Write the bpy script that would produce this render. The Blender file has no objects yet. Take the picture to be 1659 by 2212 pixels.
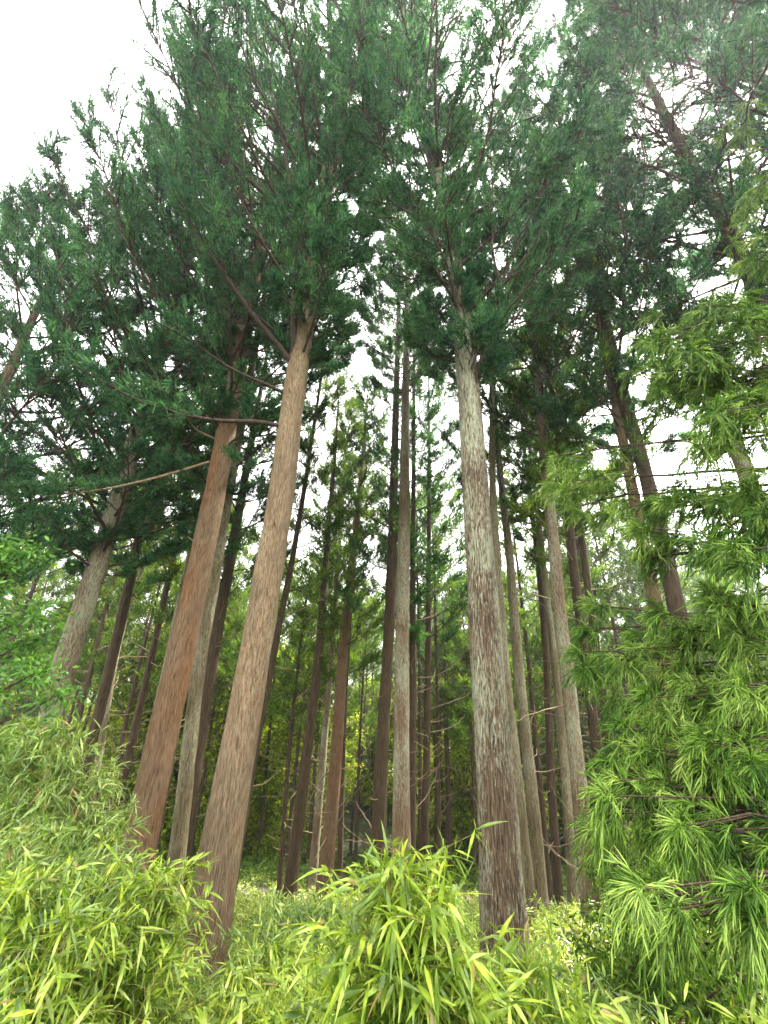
import bpy, math, random
import numpy as np
from mathutils import Vector, Matrix

C = bpy.context.scene
PI = math.pi
# ------------------------------------------------------------------ camera
PITCH, ROLL, CAMZ = math.radians(20.96), math.radians(1.6), 1.6
FX = 831.0                                  # focal length in units of a 1659 x 2212 picture
fw = np.array([0, math.cos(PITCH), math.sin(PITCH)])
u0 = np.array([0, -math.sin(PITCH), math.cos(PITCH)]); r0 = np.array([1.0, 0, 0])
rt = math.cos(ROLL) * r0 + math.sin(ROLL) * u0
up = -math.sin(ROLL) * r0 + math.cos(ROLL) * u0
cam_d = bpy.data.cameras.new('camera'); cam = bpy.data.objects.new('camera', cam_d)
C.collection.objects.link(cam); C.camera = cam
M = Matrix(((rt[0], up[0], -fw[0], 0), (rt[1], up[1], -fw[1], 0), (rt[2], up[2], -fw[2], CAMZ), (0, 0, 0, 1)))
cam.matrix_world = M
cam_d.sensor_fit = 'VERTICAL'; cam_d.sensor_height = 34.6; cam_d.lens = 34.6 * FX / 2212
cam_d.clip_start = 0.05; cam_d.clip_end = 3000
# ------------------------------------------------------------------ light
SUN_EL, SUN_AZ = math.radians(56), math.radians(51.5)      # azimuth: degrees right of straight ahead
w = bpy.data.worlds.new('World'); C.world = w; w.use_nodes = True
nt = w.node_tree; nt.nodes.clear()
sky = nt.nodes.new('ShaderNodeTexSky'); sky.sky_type = 'NISHITA'; sky.sun_disc = False
sky.sun_elevation = SUN_EL; sky.sun_rotation = SUN_AZ; sky.dust_density = 3.0; sky.air_density = 1.2
mixc = nt.nodes.new('ShaderNodeMix'); mixc.data_type = 'RGBA'
mixc.inputs[0].default_value = 0.82
mixc.inputs[7].default_value = (9.8, 9.4, 9.1, 1)        # thin bright cloud cover over the clear sky
bg = nt.nodes.new('ShaderNodeBackground'); bg.inputs[1].default_value = 0.12
wo = nt.nodes.new('ShaderNodeOutputWorld')
nt.links.new(sky.outputs[0], mixc.inputs[6]); nt.links.new(mixc.outputs[2], bg.inputs[0]); nt.links.new(bg.outputs[0], wo.inputs[0])
sl = bpy.data.lights.new('sun', 'SUN'); so = bpy.data.objects.new('sun', sl); C.collection.objects.link(so)
sl.energy = 5.0; sl.angle = math.radians(3); sl.color = (1, 0.95, 0.86)
sd = Vector((math.sin(SUN_AZ) * math.cos(SUN_EL), math.cos(SUN_AZ) * math.cos(SUN_EL), math.sin(SUN_EL)))
so.rotation_euler = sd.to_track_quat('Z', 'Y').to_euler()
C.view_settings.view_transform = 'Standard'; C.view_settings.look = 'None'
C.view_settings.exposure = 2.85; C.view_settings.gamma = 1.0
C.cycles.max_bounces = 6; C.cycles.diffuse_bounces = 3; C.cycles.transmission_bounces = 4
C.cycles.transparent_max_bounces = 4; C.cycles.caustics_reflective = False; C.cycles.caustics_refractive = False

# ------------------------------------------------------------------ helpers
def at(px, py, Y):
    "point of the place seen at picture point (px, py), Y metres ahead of the camera"
    d = rt * (px - 829.5) + up * (1106 - py) + fw * FX
    return np.array([0, 0, CAMZ]) + d * (Y / d[1])

def ground_z(x, y):
    x = np.asarray(x, float); y = np.asarray(y, float)
    a = np.clip(y - 0.9, 0, None)
    s = 30.0
    z = -0.41 * np.where(a < s, a - a * a / (4.0 * s) * 0.5, s * 0.875 + (a - s) * 0.12)
    z = z - 0.12 * np.clip(y - 60, 0, 60)
    z = z + 0.10 * np.sin(x * 0.7 + 1.1) * np.sin(y * 0.55) * np.clip(a / 3, 0, 1)
    z = z + np.clip(-x - 2, 0, 10) * 0.03 * np.clip(a / 3, 0, 1)
    r = np.hypot(x, y)
    z = z + np.clip((r - 160) / 500, 0, 1) ** 1.1 * (62 + 16 * np.sin(x * 0.009 + 2) + 9 * np.sin(x * 0.023))
    return z

class Acc:
    def __init__(s): s.V = []; s.Q = []; s.M = []; s.n = 0; s.S = []
    def add(s, V, Q, m=0, smooth=False):
        V = np.asarray(V, np.float32).reshape(-1, 3); Q = np.asarray(Q, np.int32).reshape(-1, 4)
        s.V.append(V); s.Q.append(Q + s.n); s.M.append(np.full(len(Q), m, np.int32)); s.S.append(np.full(len(Q), smooth, bool)); s.n += len(V)
    def build(s, name, mats, parent=None, origin=(0, 0, 0)):
        V = np.concatenate(s.V) - np.asarray(origin, np.float32); Q = np.concatenate(s.Q); Mi = np.concatenate(s.M)
        me = bpy.data.meshes.new(name)
        me.vertices.add(len(V)); me.vertices.foreach_set('co', V.ravel())
        me.loops.add(len(Q) * 4); me.loops.foreach_set('vertex_index', Q.ravel())
        me.polygons.add(len(Q)); me.polygons.foreach_set('loop_start', np.arange(0, len(Q) * 4, 4, dtype=np.int32))
        me.polygons.foreach_set('loop_total', np.full(len(Q), 4, np.int32))
        for m in (mats if isinstance(mats, (list, tuple)) else [mats]): me.materials.append(m)
        me.polygons.foreach_set('material_index', Mi)
        me.polygons.foreach_set('use_smooth', np.concatenate(s.S))
        me.update(calc_edges=True)
        o = bpy.data.objects.new(name, me); C.collection.objects.link(o)
        if parent is not None: o.parent = parent
        else: o.location = origin
        return o

def nrm(v): return v / np.maximum(np.linalg.norm(v, axis=-1, keepdims=True), 1e-9)

def tube(acc, pts, rad, sides=8, m=0, flute=0.0, rng=None):
    pts = np.asarray(pts, float); rad = np.asarray(rad, float); n = len(pts)
    T = nrm(np.gradient(pts, axis=0))
    ref = np.array([1.0, 0, 0]) if abs(T[0, 0]) < 0.8 else np.array([0, 1.0, 0])
    A = nrm(np.cross(T, np.cross(ref, T))); B = np.cross(T, A)
    th = np.linspace(0, 2 * PI, sides, endpoint=False)
    R = np.repeat(rad[:, None], sides, 1)
    if flute > 0 and n > 30: pts = pts + np.cumsum(rng.normal(size=(n, 3)) * np.array([0.004, 0.004, 0]), 0); R = R * (1 + 0.02 * rng.normal(size=(n, 1)))
    if flute > 0:
        zz = np.arange(n)[:, None] / n
        ph = rng.uniform(0, 6.28, 5)
        R = R * (1 + flute * (np.sin(3 * th + ph[0] + 1.5 * zz) + 0.6 * np.sin(5 * th + ph[1] - 2 * zz) + 0.45 * np.sin(9 * th + ph[2] + 3 * zz) + 0.5 * np.sin(2 * th + ph[3] + 9 * zz) * np.sin(14 * zz + ph[4])))
    V = pts[:, None] + R[..., None] * (np.cos(th)[None, :, None] * A[:, None] + np.sin(th)[None, :, None] * B[:, None])
    i = np.arange(n - 1)[:, None] * sides; j = np.arange(sides)[None]; k = (j + 1) % sides
    Q = np.stack([i + j, i + k, i + sides + k, i + sides + j], -1)
    acc.add(V, Q, m, True)

def strands(acc, P, D, L, W, bend, prof, sides=2, m=0, rng=None, fold=0.0):
    "N curved tapered strands. P,D,bend: N x 3; L,W: N; prof: half-width factor per ring"
    N = len(P); K = len(prof); s = np.linspace(0, 1, K)
    L = np.asarray(L)[:, None, None]; W = np.asarray(W)[:, None, None, None]
    pts = P[:, None] + D[:, None] * L * s[None, :, None] + bend[:, None] * L * (s ** 2)[None, :, None]
    A = nrm(np.cross(D, rng.normal(size=(N, 3)))); B = np.cross(D, A)
    pr = np.asarray(prof)[None, :, None, None]
    if sides == 2:
        off = np.stack([A, -A], 1)[:, None]; S = 2
    elif sides == 'leaf':
        up_ = np.array([0, 0, 1.0]); A = nrm(nrm(np.cross(D, up_ + rng.normal(size=(N, 3)) * 0.45)))
        B = np.cross(A, D); off = np.stack([A + fold * B, np.zeros_like(A), -A + fold * B], 1)[:, None]; S = 3
    else:
        th = np.arange(sides) * 2 * PI / sides
        off = (A[:, None] * np.cos(th)[None, :, None] + B[:, None] * np.sin(th)[None, :, None])[:, None]; S = sides
    V = pts[:, :, None] + off * W * pr
    base = (np.arange(N) * K * S)[:, None, None]; i = np.arange(K - 1)[None, :, None] * S
    if sides in (2, 'leaf'): j = np.arange(S - 1)[None, None]; k = j + 1
    else: j = np.arange(S)[None, None]; k = (j + 1) % S
    Q = np.stack([base + i + j, base + i + k, base + i + S + k, base + i + S + j], -1)
    acc.add(V, Q, m, sides != 2)

def thing(name, label, cat, loc, group=None):
    o = bpy.data.objects.new(name, None); C.collection.objects.link(o); o.location = loc
    o.empty_display_size = 0.2
    o['label'] = label; o['category'] = cat
    if group: o['group'] = group
    return o
def tag(o, label, cat, group=None):
    o['label'] = label; o['category'] = cat
    if group: o['group'] = group
def kind(o, k): o['kind'] = k; return o

# ------------------------------------------------------------------ materials
def new_mat(name):
    m = bpy.data.materials.new(name); m.use_nodes = True; t = m.node_tree; t.nodes.clear()
    return m, t, lambda k: t.nodes.new('ShaderNode' + k), t.links.new
def ramp(t, stops):
    r = t.nodes.new('ShaderNodeValToRGB'); e = r.color_ramp.elements
    while len(e) < len(stops): e.new(0.5)
    for q, (p, c) in zip(e, stops): q.position = p; q.color = (*c, 1)
    return r
def leaf_mat(name, cols, trans=0.4, rough=0.55, scale=1.2, tcol=(1.25, 1.2, 0.55), spec=0.3, fine=14, dead=0.0):
    m, t, N, Lk = new_mat(name)
    tc = N('TexCoord'); n1 = N('TexNoise'); n1.inputs['Scale'].default_value = scale; n1.inputs['Detail'].default_value = 2
    n2 = N('TexNoise'); n2.inputs['Scale'].default_value = fine; n2.inputs['Detail'].default_value = 1
    ad = N('Math'); ad.operation = 'ADD'; mu = N('Math'); mu.operation = 'MULTIPLY'; mu.inputs[1].default_value = 0.5
    r = ramp(t, cols)
    Lk(tc.outputs['Object'], n1.inputs['Vector']); Lk(tc.outputs['Object'], n2.inputs['Vector'])
    Lk(n1.outputs[0], ad.inputs[0]); Lk(n2.outputs[0], ad.inputs[1]); Lk(ad.outputs[0], mu.inputs[0]); Lk(mu.outputs[0], r.inputs[0])
    ge = N('NewGeometry'); ma = N('MapRange'); ma.inputs[3].default_value = 0.5; ma.inputs[4].default_value = 1.5; Lk(ge.outputs['Random Per Island'], ma.inputs[0])
    hv = N('HueSaturation'); Lk(ma.outputs[0], hv.inputs['Value']); Lk(r.outputs[0], hv.inputs['Color'])
    mh = N('MapRange'); mh.inputs[3].default_value = 0.52; mh.inputs[4].default_value = 0.485; Lk(ge.outputs['Random Per Island'], mh.inputs[0]); Lk(mh.outputs[0], hv.inputs['Hue'])
    hout = hv.outputs[0]
    if dead:
        gt = N('Math'); gt.operation = 'LESS_THAN'; gt.inputs[1].default_value = dead; Lk(ge.outputs['Random Per Island'], gt.inputs[0])
        dm = N('Mix'); dm.data_type = 'RGBA'; Lk(gt.outputs[0], dm.inputs[0]); Lk(hout, dm.inputs[6]); dm.inputs[7].default_value = (0.36, 0.25, 0.10, 1); hout = dm.outputs[2]
    p = N('BsdfPrincipled'); p.inputs['Roughness'].default_value = rough; p.inputs['Specular IOR Level'].default_value = spec
    tr = N('BsdfTranslucent'); vm = N('Mix'); vm.data_type = 'RGBA'; vm.blend_type = 'MULTIPLY'; vm.inputs[0].default_value = 1
    vm.inputs[7].default_value = (*tcol, 1)
    mx = N('MixShader'); mx.inputs[0].default_value = trans; o = N('OutputMaterial')
    Lk(hout, p.inputs['Base Color']); Lk(hout, vm.inputs[6]); Lk(vm.outputs[2], tr.inputs[0])
    Lk(p.outputs[0], mx.inputs[1]); Lk(tr.outputs[0], mx.inputs[2]); Lk(mx.outputs[0], o.inputs[0])
    return m
def bark_mat(name, dark, mid, light, lichen=None, lich_amt=0.0, red=None, bump=0.6, sc=1.0, twig=False):
    m, t, N, Lk = new_mat(name)
    tc = N('TexCoord'); mp = N('Mapping'); mp.inputs['Scale'].default_value = (58 * sc, 58 * sc, 3.4 * sc)
    n1 = N('TexNoise'); n1.inputs['Scale'].default_value = 1.0; n1.inputs['Detail'].default_value = 5; n1.inputs['Roughness'].default_value = 0.62
    Lk(tc.outputs['Object'], mp.inputs[0]); Lk(mp.outputs[0], n1.inputs['Vector'])
    r = ramp(t, [(0.33, dark), (0.5, mid), (0.68, light)]); Lk(n1.outputs[0], r.inputs[0])
    n4 = N('TexNoise'); n4.inputs['Scale'].default_value = 1.0; n4.inputs['Detail'].default_value = 3; mp4 = N('Mapping'); mp4.inputs['Scale'].default_value = (95 * sc, 95 * sc, 3.4 * sc); mp4.inputs['Location'].default_value = (5, 1, 2)
    Lk(tc.outputs['Object'], mp4.inputs[0]); Lk(mp4.outputs[0], n4.inputs['Vector'])
    f4 = N('MapRange'); f4.inputs[1].default_value = 0.36; f4.inputs[2].default_value = 0.47; f4.inputs[3].default_value = 0.5; Lk(n4.outputs[0], f4.inputs[0])
    m4 = N('Mix'); m4.data_type = 'RGBA'; m4.blend_type = 'MULTIPLY'; m4.inputs[0].default_value = 1.0; Lk(r.outputs[0], m4.inputs[6]); Lk(f4.outputs[0], m4.inputs[7])
    col = m4.outputs[2]
    n2 = N('TexNoise'); n2.inputs['Scale'].default_value = 0.9; n2.inputs['Detail'].default_value = 4
    mp2 = N('Mapping'); mp2.inputs['Scale'].default_value = (2.2, 2.2, 0.7); Lk(tc.outputs['Object'], mp2.inputs[0]); Lk(mp2.outputs[0], n2.inputs['Vector'])
    if red:
        mx = N('Mix'); mx.data_type = 'RGBA'; mx.blend_type = 'MULTIPLY'; mr = N('MapRange'); mr.inputs[1].default_value = 0.45; mr.inputs[2].default_value = 0.62
        Lk(n2.outputs[0], mr.inputs[0]); Lk(mr.outputs[0], mx.inputs[0]); Lk(col, mx.inputs[6]); mx.inputs[7].default_value = (*red, 1); col = mx.outputs[2]
    if lichen:
        n3 = N('TexNoise'); n3.inputs['Scale'].default_value = 1; n3.inputs['Detail'].default_value = 6; n3.inputs['Roughness'].default_value = 0.75
        mp3 = N('Mapping'); mp3.inputs['Scale'].default_value = (75, 75, 9); mp3.inputs['Location'].default_value = (3, 7, 1)
        Lk(tc.outputs['Object'], mp3.inputs[0]); Lk(mp3.outputs[0], n3.inputs['Vector'])
        ad = N('Math'); ad.operation = 'MULTIPLY_ADD'; ad.inputs[1].default_value = 0.6; Lk(n2.outputs[0], ad.inputs[0]); Lk(n3.outputs[0], ad.inputs[2])
        mr = N('MapRange'); mr.inputs[1].default_value = 0.86 - lich_amt * 0.2; mr.inputs[2].default_value = 0.92 - lich_amt * 0.2; Lk(ad.outputs[0], mr.inputs[0])
        mx = N('Mix'); mx.data_type = 'RGBA'; Lk(mr.outputs[0], mx.inputs[0]); Lk(col, mx.inputs[6]); mx.inputs[7].default_value = (*lichen, 1); col = mx.outputs[2]
    p = N('BsdfPrincipled'); p.inputs['Roughness'].default_value = 0.85; p.inputs['Specular IOR Level'].default_value = 0.2
    Lk(col, p.inputs['Base Color']); o = N('OutputMaterial'); Lk(p.outputs[0], o.inputs[0])
    if not twig:
        b = N('Bump'); b.inputs['Strength'].default_value = bump; b.inputs['Distance'].default_value = 0.025
        ah = N('Math'); ah.operation = 'ADD'; Lk(n1.outputs[0], ah.inputs[0]); Lk(f4.outputs[0], ah.inputs[1]); Lk(ah.outputs[0], b.inputs['Height']); Lk(b.outputs[0], p.inputs['Normal'])
    return m
CEDAR = leaf_mat('cedar_foliage', [(0.36, (0.020, 0.064, 0.037)), (0.5, (0.050, 0.128, 0.060)), (0.64, (0.125, 0.23, 0.090))], 0.5, tcol=(1.05, 1.4, 0.75), spec=0.12)  # bluish lens veil is mixed into these crown greens
CEDAR_FAR = leaf_mat('far_cedar_foliage', [(0.36, (0.022, 0.052, 0.012)), (0.5, (0.058, 0.11, 0.02)), (0.64, (0.15, 0.21, 0.03))], 0.5, tcol=(1.4, 1.45, 0.45), spec=0.08)
CEDAR_MID = leaf_mat('shade_toned_cedar_foliage', [(0.36, (0.014, 0.044, 0.014)), (0.5, (0.033, 0.09, 0.024)), (0.64, (0.075, 0.16, 0.036))], 0.42, tcol=(1.15, 1.4, 0.55), spec=0.1)  # darker copy of the cedar green, shade of the stand put into the colour
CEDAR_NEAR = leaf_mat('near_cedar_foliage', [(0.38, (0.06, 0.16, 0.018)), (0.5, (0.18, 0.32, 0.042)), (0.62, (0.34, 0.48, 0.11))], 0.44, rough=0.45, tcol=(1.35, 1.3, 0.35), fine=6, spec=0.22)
BRIGHT = leaf_mat('sun_toned_leaves', [(0.38, (0.05, 0.09, 0.01)), (0.5, (0.20, 0.28, 0.025)), (0.62, (0.42, 0.48, 0.06))], 0.55, tcol=(1.4, 1.4, 0.35), spec=0.1)  # sunlight put into the colour: leaf tones raised to look lit
BROAD = leaf_mat('broad_leaves', [(0.34, (0.05, 0.14, 0.02)), (0.5, (0.10, 0.24, 0.04)), (0.66, (0.18, 0.34, 0.07))], 0.45, rough=0.4)
BAMBOO = leaf_mat('bamboo_leaves', [(0.36, (0.10, 0.18, 0.014)), (0.5, (0.28, 0.39, 0.045)), (0.64, (0.50, 0.57, 0.16))], 0.42, rough=0.32, tcol=(1.25, 1.2, 0.32), spec=0.6, fine=22, dead=0.02)
BAMBOO_PALE = leaf_mat('pale_bamboo_leaves', [(0.36, (0.08, 0.15, 0.025)), (0.5, (0.18, 0.28, 0.055)), (0.64, (0.34, 0.42, 0.14))], 0.38, rough=0.35, tcol=(1.2, 1.2, 0.4), spec=0.5, fine=16, dead=0.03)
CULM = bark_mat('bamboo_culm', (0.12, 0.13, 0.03), (0.22, 0.22, 0.05), (0.32, 0.28, 0.09), twig=True)
TWIG = bark_mat('twig_bark', (0.035, 0.022, 0.014), (0.07, 0.045, 0.03), (0.12, 0.08, 0.055), twig=True)
BRANCH = bark_mat('branch_bark', (0.03, 0.02, 0.015), (0.06, 0.042, 0.03), (0.11, 0.08, 0.06), bump=0.3)
PALEBR = bark_mat('pale_branch_bark', (0.14, 0.09, 0.05), (0.24, 0.17, 0.10), (0.36, 0.27, 0.18), twig=True)
B_RED = bark_mat('red_cedar_bark', (0.10, 0.058, 0.03), (0.20, 0.13, 0.073), (0.29, 0.205, 0.125), red=(1.0, 0.79, 0.64), bump=0.9, sc=1.6)
B_PINK = bark_mat('grey_pink_cedar_bark', (0.105, 0.068, 0.038), (0.21, 0.148, 0.087), (0.31, 0.235, 0.15), (0.27, 0.24, 0.15), 0.15, red=(1.0, 0.74, 0.58), bump=0.9, sc=1.6)
B_LICH = bark_mat('lichen_cedar_bark', (0.05, 0.031, 0.018), (0.13, 0.088, 0.052), (0.22, 0.16, 0.10), (0.35, 0.36, 0.25), 0.33, red=(1.0, 0.74, 0.58), bump=1.3, sc=1.1)
B_BROWN = bark_mat('brown_cedar_bark', (0.085, 0.052, 0.03), (0.17, 0.11, 0.065), (0.27, 0.19, 0.12), (0.30, 0.30, 0.20), 0.3, bump=0.8)
B_MOSS = bark_mat('mossy_cedar_bark', (0.07, 0.055, 0.028), (0.145, 0.115, 0.06), (0.23, 0.19, 0.11), (0.28, 0.26, 0.17), 0.2, bump=0.8)
B_DARK = bark_mat('dark_cedar_bark', (0.036, 0.023, 0.012), (0.072, 0.049, 0.026), (0.12, 0.086, 0.048), bump=0.8)
def soil_mat(name, c):
    m, t, N, Lk = new_mat(name)
    tc = N('TexCoord'); n1 = N('TexNoise'); n1.inputs['Scale'].default_value = 3; n1.inputs['Detail'].default_value = 8
    r = ramp(t, c); Lk(tc.outputs['Object'], n1.inputs[0]); Lk(n1.outputs[0], r.inputs[0])
    p = N('BsdfPrincipled'); p.inputs['Roughness'].default_value = 0.95; o = N('OutputMaterial'); b = N('Bump'); b.inputs['Distance'].default_value = 0.06
    Lk(n1.outputs[0], b.inputs['Height']); Lk(b.outputs[0], p.inputs['Normal']); Lk(r.outputs[0], p.inputs[0]); Lk(p.outputs[0], o.inputs[0]); return m
SOIL = soil_mat('forest_floor', [(0.35, (0.014, 0.011, 0.006)), (0.52, (0.035, 0.028, 0.014)), (0.66, (0.035, 0.05, 0.015))])
HILL = soil_mat('wooded_hill', [(0.35, (0.035, 0.06, 0.03)), (0.52, (0.06, 0.10, 0.045)), (0.66, (0.09, 0.13, 0.06))])

# ------------------------------------------------------------------ ground
def grid(name, xs, ys, zf, mat):
    X, Y = np.meshgrid(xs, ys); Z = zf(X, Y); V = np.stack([X, Y, Z], -1).reshape(-1, 3)
    nx, ny = len(xs), len(ys); i, j = np.meshgrid(np.arange(nx - 1), np.arange(ny - 1)); b = j * nx + i
    a = Acc(); a.add(V, np.stack([b, b + 1, b + nx + 1, b + nx], -1), 0, True)
    return kind(a.build(name, mat), 'structure')
def sym(n, far): t = np.linspace(-1, 1, n); return far * np.sign(t) * np.abs(t) ** 3
def terrain_mat():
    m = SOIL.copy(); m.name = 'terrain'; t = m.node_tree; N = lambda k: t.nodes.new('ShaderNode' + k)
    geo = N('NewGeometry'); ln = N('VectorMath'); ln.operation = 'LENGTH'; mr = N('MapRange'); mr.inputs[1].default_value = 38; mr.inputs[2].default_value = 60
    t.links.new(geo.outputs['Position'], ln.inputs[0]); t.links.new(ln.outputs['Value'], mr.inputs[0])
    n = N('TexNoise'); n.inputs['Scale'].default_value = 0.25; n.inputs['Detail'].default_value = 10; r = ramp(t, [(0.35, (0.03, 0.06, 0.025)), (0.52, (0.07, 0.12, 0.04)), (0.66, (0.12, 0.17, 0.06))])
    t.links.new(geo.outputs['Position'], n.inputs['Vector']); t.links.new(n.outputs[0], r.inputs[0])
    p = [q for q in t.nodes if q.type == 'BSDF_PRINCIPLED'][0]; old = p.inputs[0].links[0].from_socket
    mx = N('Mix'); mx.data_type = 'RGBA'; t.links.new(mr.outputs[0], mx.inputs[0]); t.links.new(old, mx.inputs[6]); t.links.new(r.outputs[0], mx.inputs[7]); t.links.new(mx.outputs[2], p.inputs[0])
    return m
grid('ground', sym(141, 900), np.concatenate([-900 * np.linspace(1, 0.02, 20) ** 2, np.linspace(0, 60, 121), 60 + 900 * np.linspace(0.02, 1, 60) ** 1.6]), ground_z, [terrain_mat()])

# ------------------------------------------------------------------ cedar trees
def trunk_axis(pix, Y, height, rng, lean_y=0.0):
    "world axis of a trunk through the picture points pix (bottom to top) at distance Y"
    P = [at(x, y, Y) for x, y in pix]
    lo = P[0].copy(); d = (P[1] - P[0]); d = d / d[2]
    zb = float(ground_z(P[0][0], Y)) - 0.15
    if zb < lo[2] - 0.05: P.insert(0, P[0] + d * 0.6 * (zb - lo[2]) * np.array([1, 1, 1 / 0.6]))
    zt = P[0][2] + height
    P = [p for p in P if p[2] < zt - 1]
    d = (P[-1] - P[-2]); d = d / d[2]; e = P[-1] + np.array([d[0] * 0.5, 0, 1]) * (zt - P[-1][2])
    P.append(e); P = np.array(P)
    P[:, 1] += lean_y * (P[:, 2] - P[0, 2])
    z = np.linspace(P[0, 2], P[-1, 2], 70)
    k = np.array([0.25, 0.5, 0.25]); x = np.interp(z, P[:, 2], P[:, 0]); y = np.interp(z, P[:, 2], P[:, 1])
    for _ in range(10): x[1:-1] = np.convolve(x, k, 'valid'); y[1:-1] = np.convolve(y, k, 'valid')
    return np.stack([x, y, z], -1)
def trunk_radius(ax, r):
    t = (ax[:, 2] - ax[0, 2]) / (ax[-1, 2] - ax[0, 2])
    return r * (1.0 - 0.25 * t - 0.68 * t ** 2.4) * (1 + 0.45 * np.exp(-t * 26)) + 0.012
def interp_axis(ax, z): return np.stack([np.interp(z, ax[:, 2], ax[:, 0]), np.interp(z, ax[:, 2], ax[:, 1]), z], -1)

def foliage_on(acc, path, L, rng, K=19, sprays=5, q=18, sl=0.135, sw=0.008, spread=1.0, t0=0.3, lift=0.35, three=False, blen=0.34, droop=0.0):
    "side branchlets and needle sprays along a bough"
    K = max(5, int(K * (0.45 + 0.22 * L)))
    n = len(path); tan = nrm(np.gradient(path, axis=0))
    t = t0 + (1 - t0) * np.sort(rng.uniform(0, 1, K)) ** 0.75; t[-1] = 1.0
    f = t * (n - 1); i = np.minimum(f.astype(int), n - 2); fr = (f - i)[:, None]
    P = path[i] * (1 - fr) + path[i + 1] * fr; T = tan[i]
    S = nrm(np.cross(T, [0, 0, 1.0])); sgn = np.where(rng.uniform(size=K) < 0.5, -1, 1)[:, None]
    a = rng.uniform(0.35, 1.1, K)[:, None]
    D = nrm(T + S * sgn * a * spread + np.array([0, 0, 1]) * rng.uniform(-0.25, 0.55, K)[:, None])
    bl = (L * blen * (1.12 - t) + 0.22) * rng.uniform(0.7, 1.3, K)
    bend = np.stack([np.zeros(K), np.zeros(K), rng.uniform(-0.05, 0.35, K) - droop], -1)
    strands(acc, P, D, bl, np.full(K, 0.008 + 0.002 * L), bend, [1, 0.8, 0.5, 0.25], 3, 1, rng)
    s = np.linspace(0.3, 1.0, sprays)[None, :, None] + rng.uniform(-0.06, 0.06, (K, sprays, 1))
    SP = P[:, None] + D[:, None] * bl[:, None, None] * s + bend[:, None] * bl[:, None, None] * s ** 2
    SD = nrm(D[:, None] + rng.normal(size=(K, sprays, 3)) * 0.45)
    SP = SP.reshape(-1, 3); v = nrm(SP - np.array([0, 0, CAMZ])); SD = SD.reshape(-1, 3)
    ok = (v @ np.array(sd) < math.cos(math.radians(3.3))) | (rng.uniform(size=len(SP)) < 0.12)      # the canopy is thin where the sun breaks through
    SP, SD = SP[ok], SD[ok]
    SP = np.repeat(SP, q, 0); SD = np.repeat(SD, q, 0); N = len(SP)
    D2 = nrm(SD * 0.8 + rng.normal(size=(N, 3)) * 0.55 + np.array([0, 0, lift]))
    SP = SP + SD * rng.uniform(-0.05, 0.16, (N, 1)) * (sl / 0.19) + rng.normal(size=(N, 3)) * 0.025 * (sl / 0.19)
    be = np.stack([np.zeros(N), np.zeros(N), rng.uniform(-0.25, 0.3, N) - droop], -1)
    ln = sl * rng.uniform(0.6, 1.35, N)
    strands(acc, SP, D2, ln, sw * rng.uniform(0.75, 1.25, N), be, [0.6, 1.0, 0.15], 3 if three else 2, 0, rng)

def bough_path(p0, az, L, r1, r2, rng, n=9):
    t = np.linspace(0, 1, n)[:, None]; a = np.array([math.cos(az), math.sin(az), 0])
    b = np.array([-a[1], a[0], 0]); wv = rng.uniform(-0.12, 0.12)
    return p0 + a * L * t * (1 - 0.15 * t) + b * L * wv * np.sin(t * 2.6) + np.array([0, 0, 1]) * L * (r1 * t + r2 * t ** 2) + rng.normal(size=(n, 3)) * 0.012 * L * t

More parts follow.
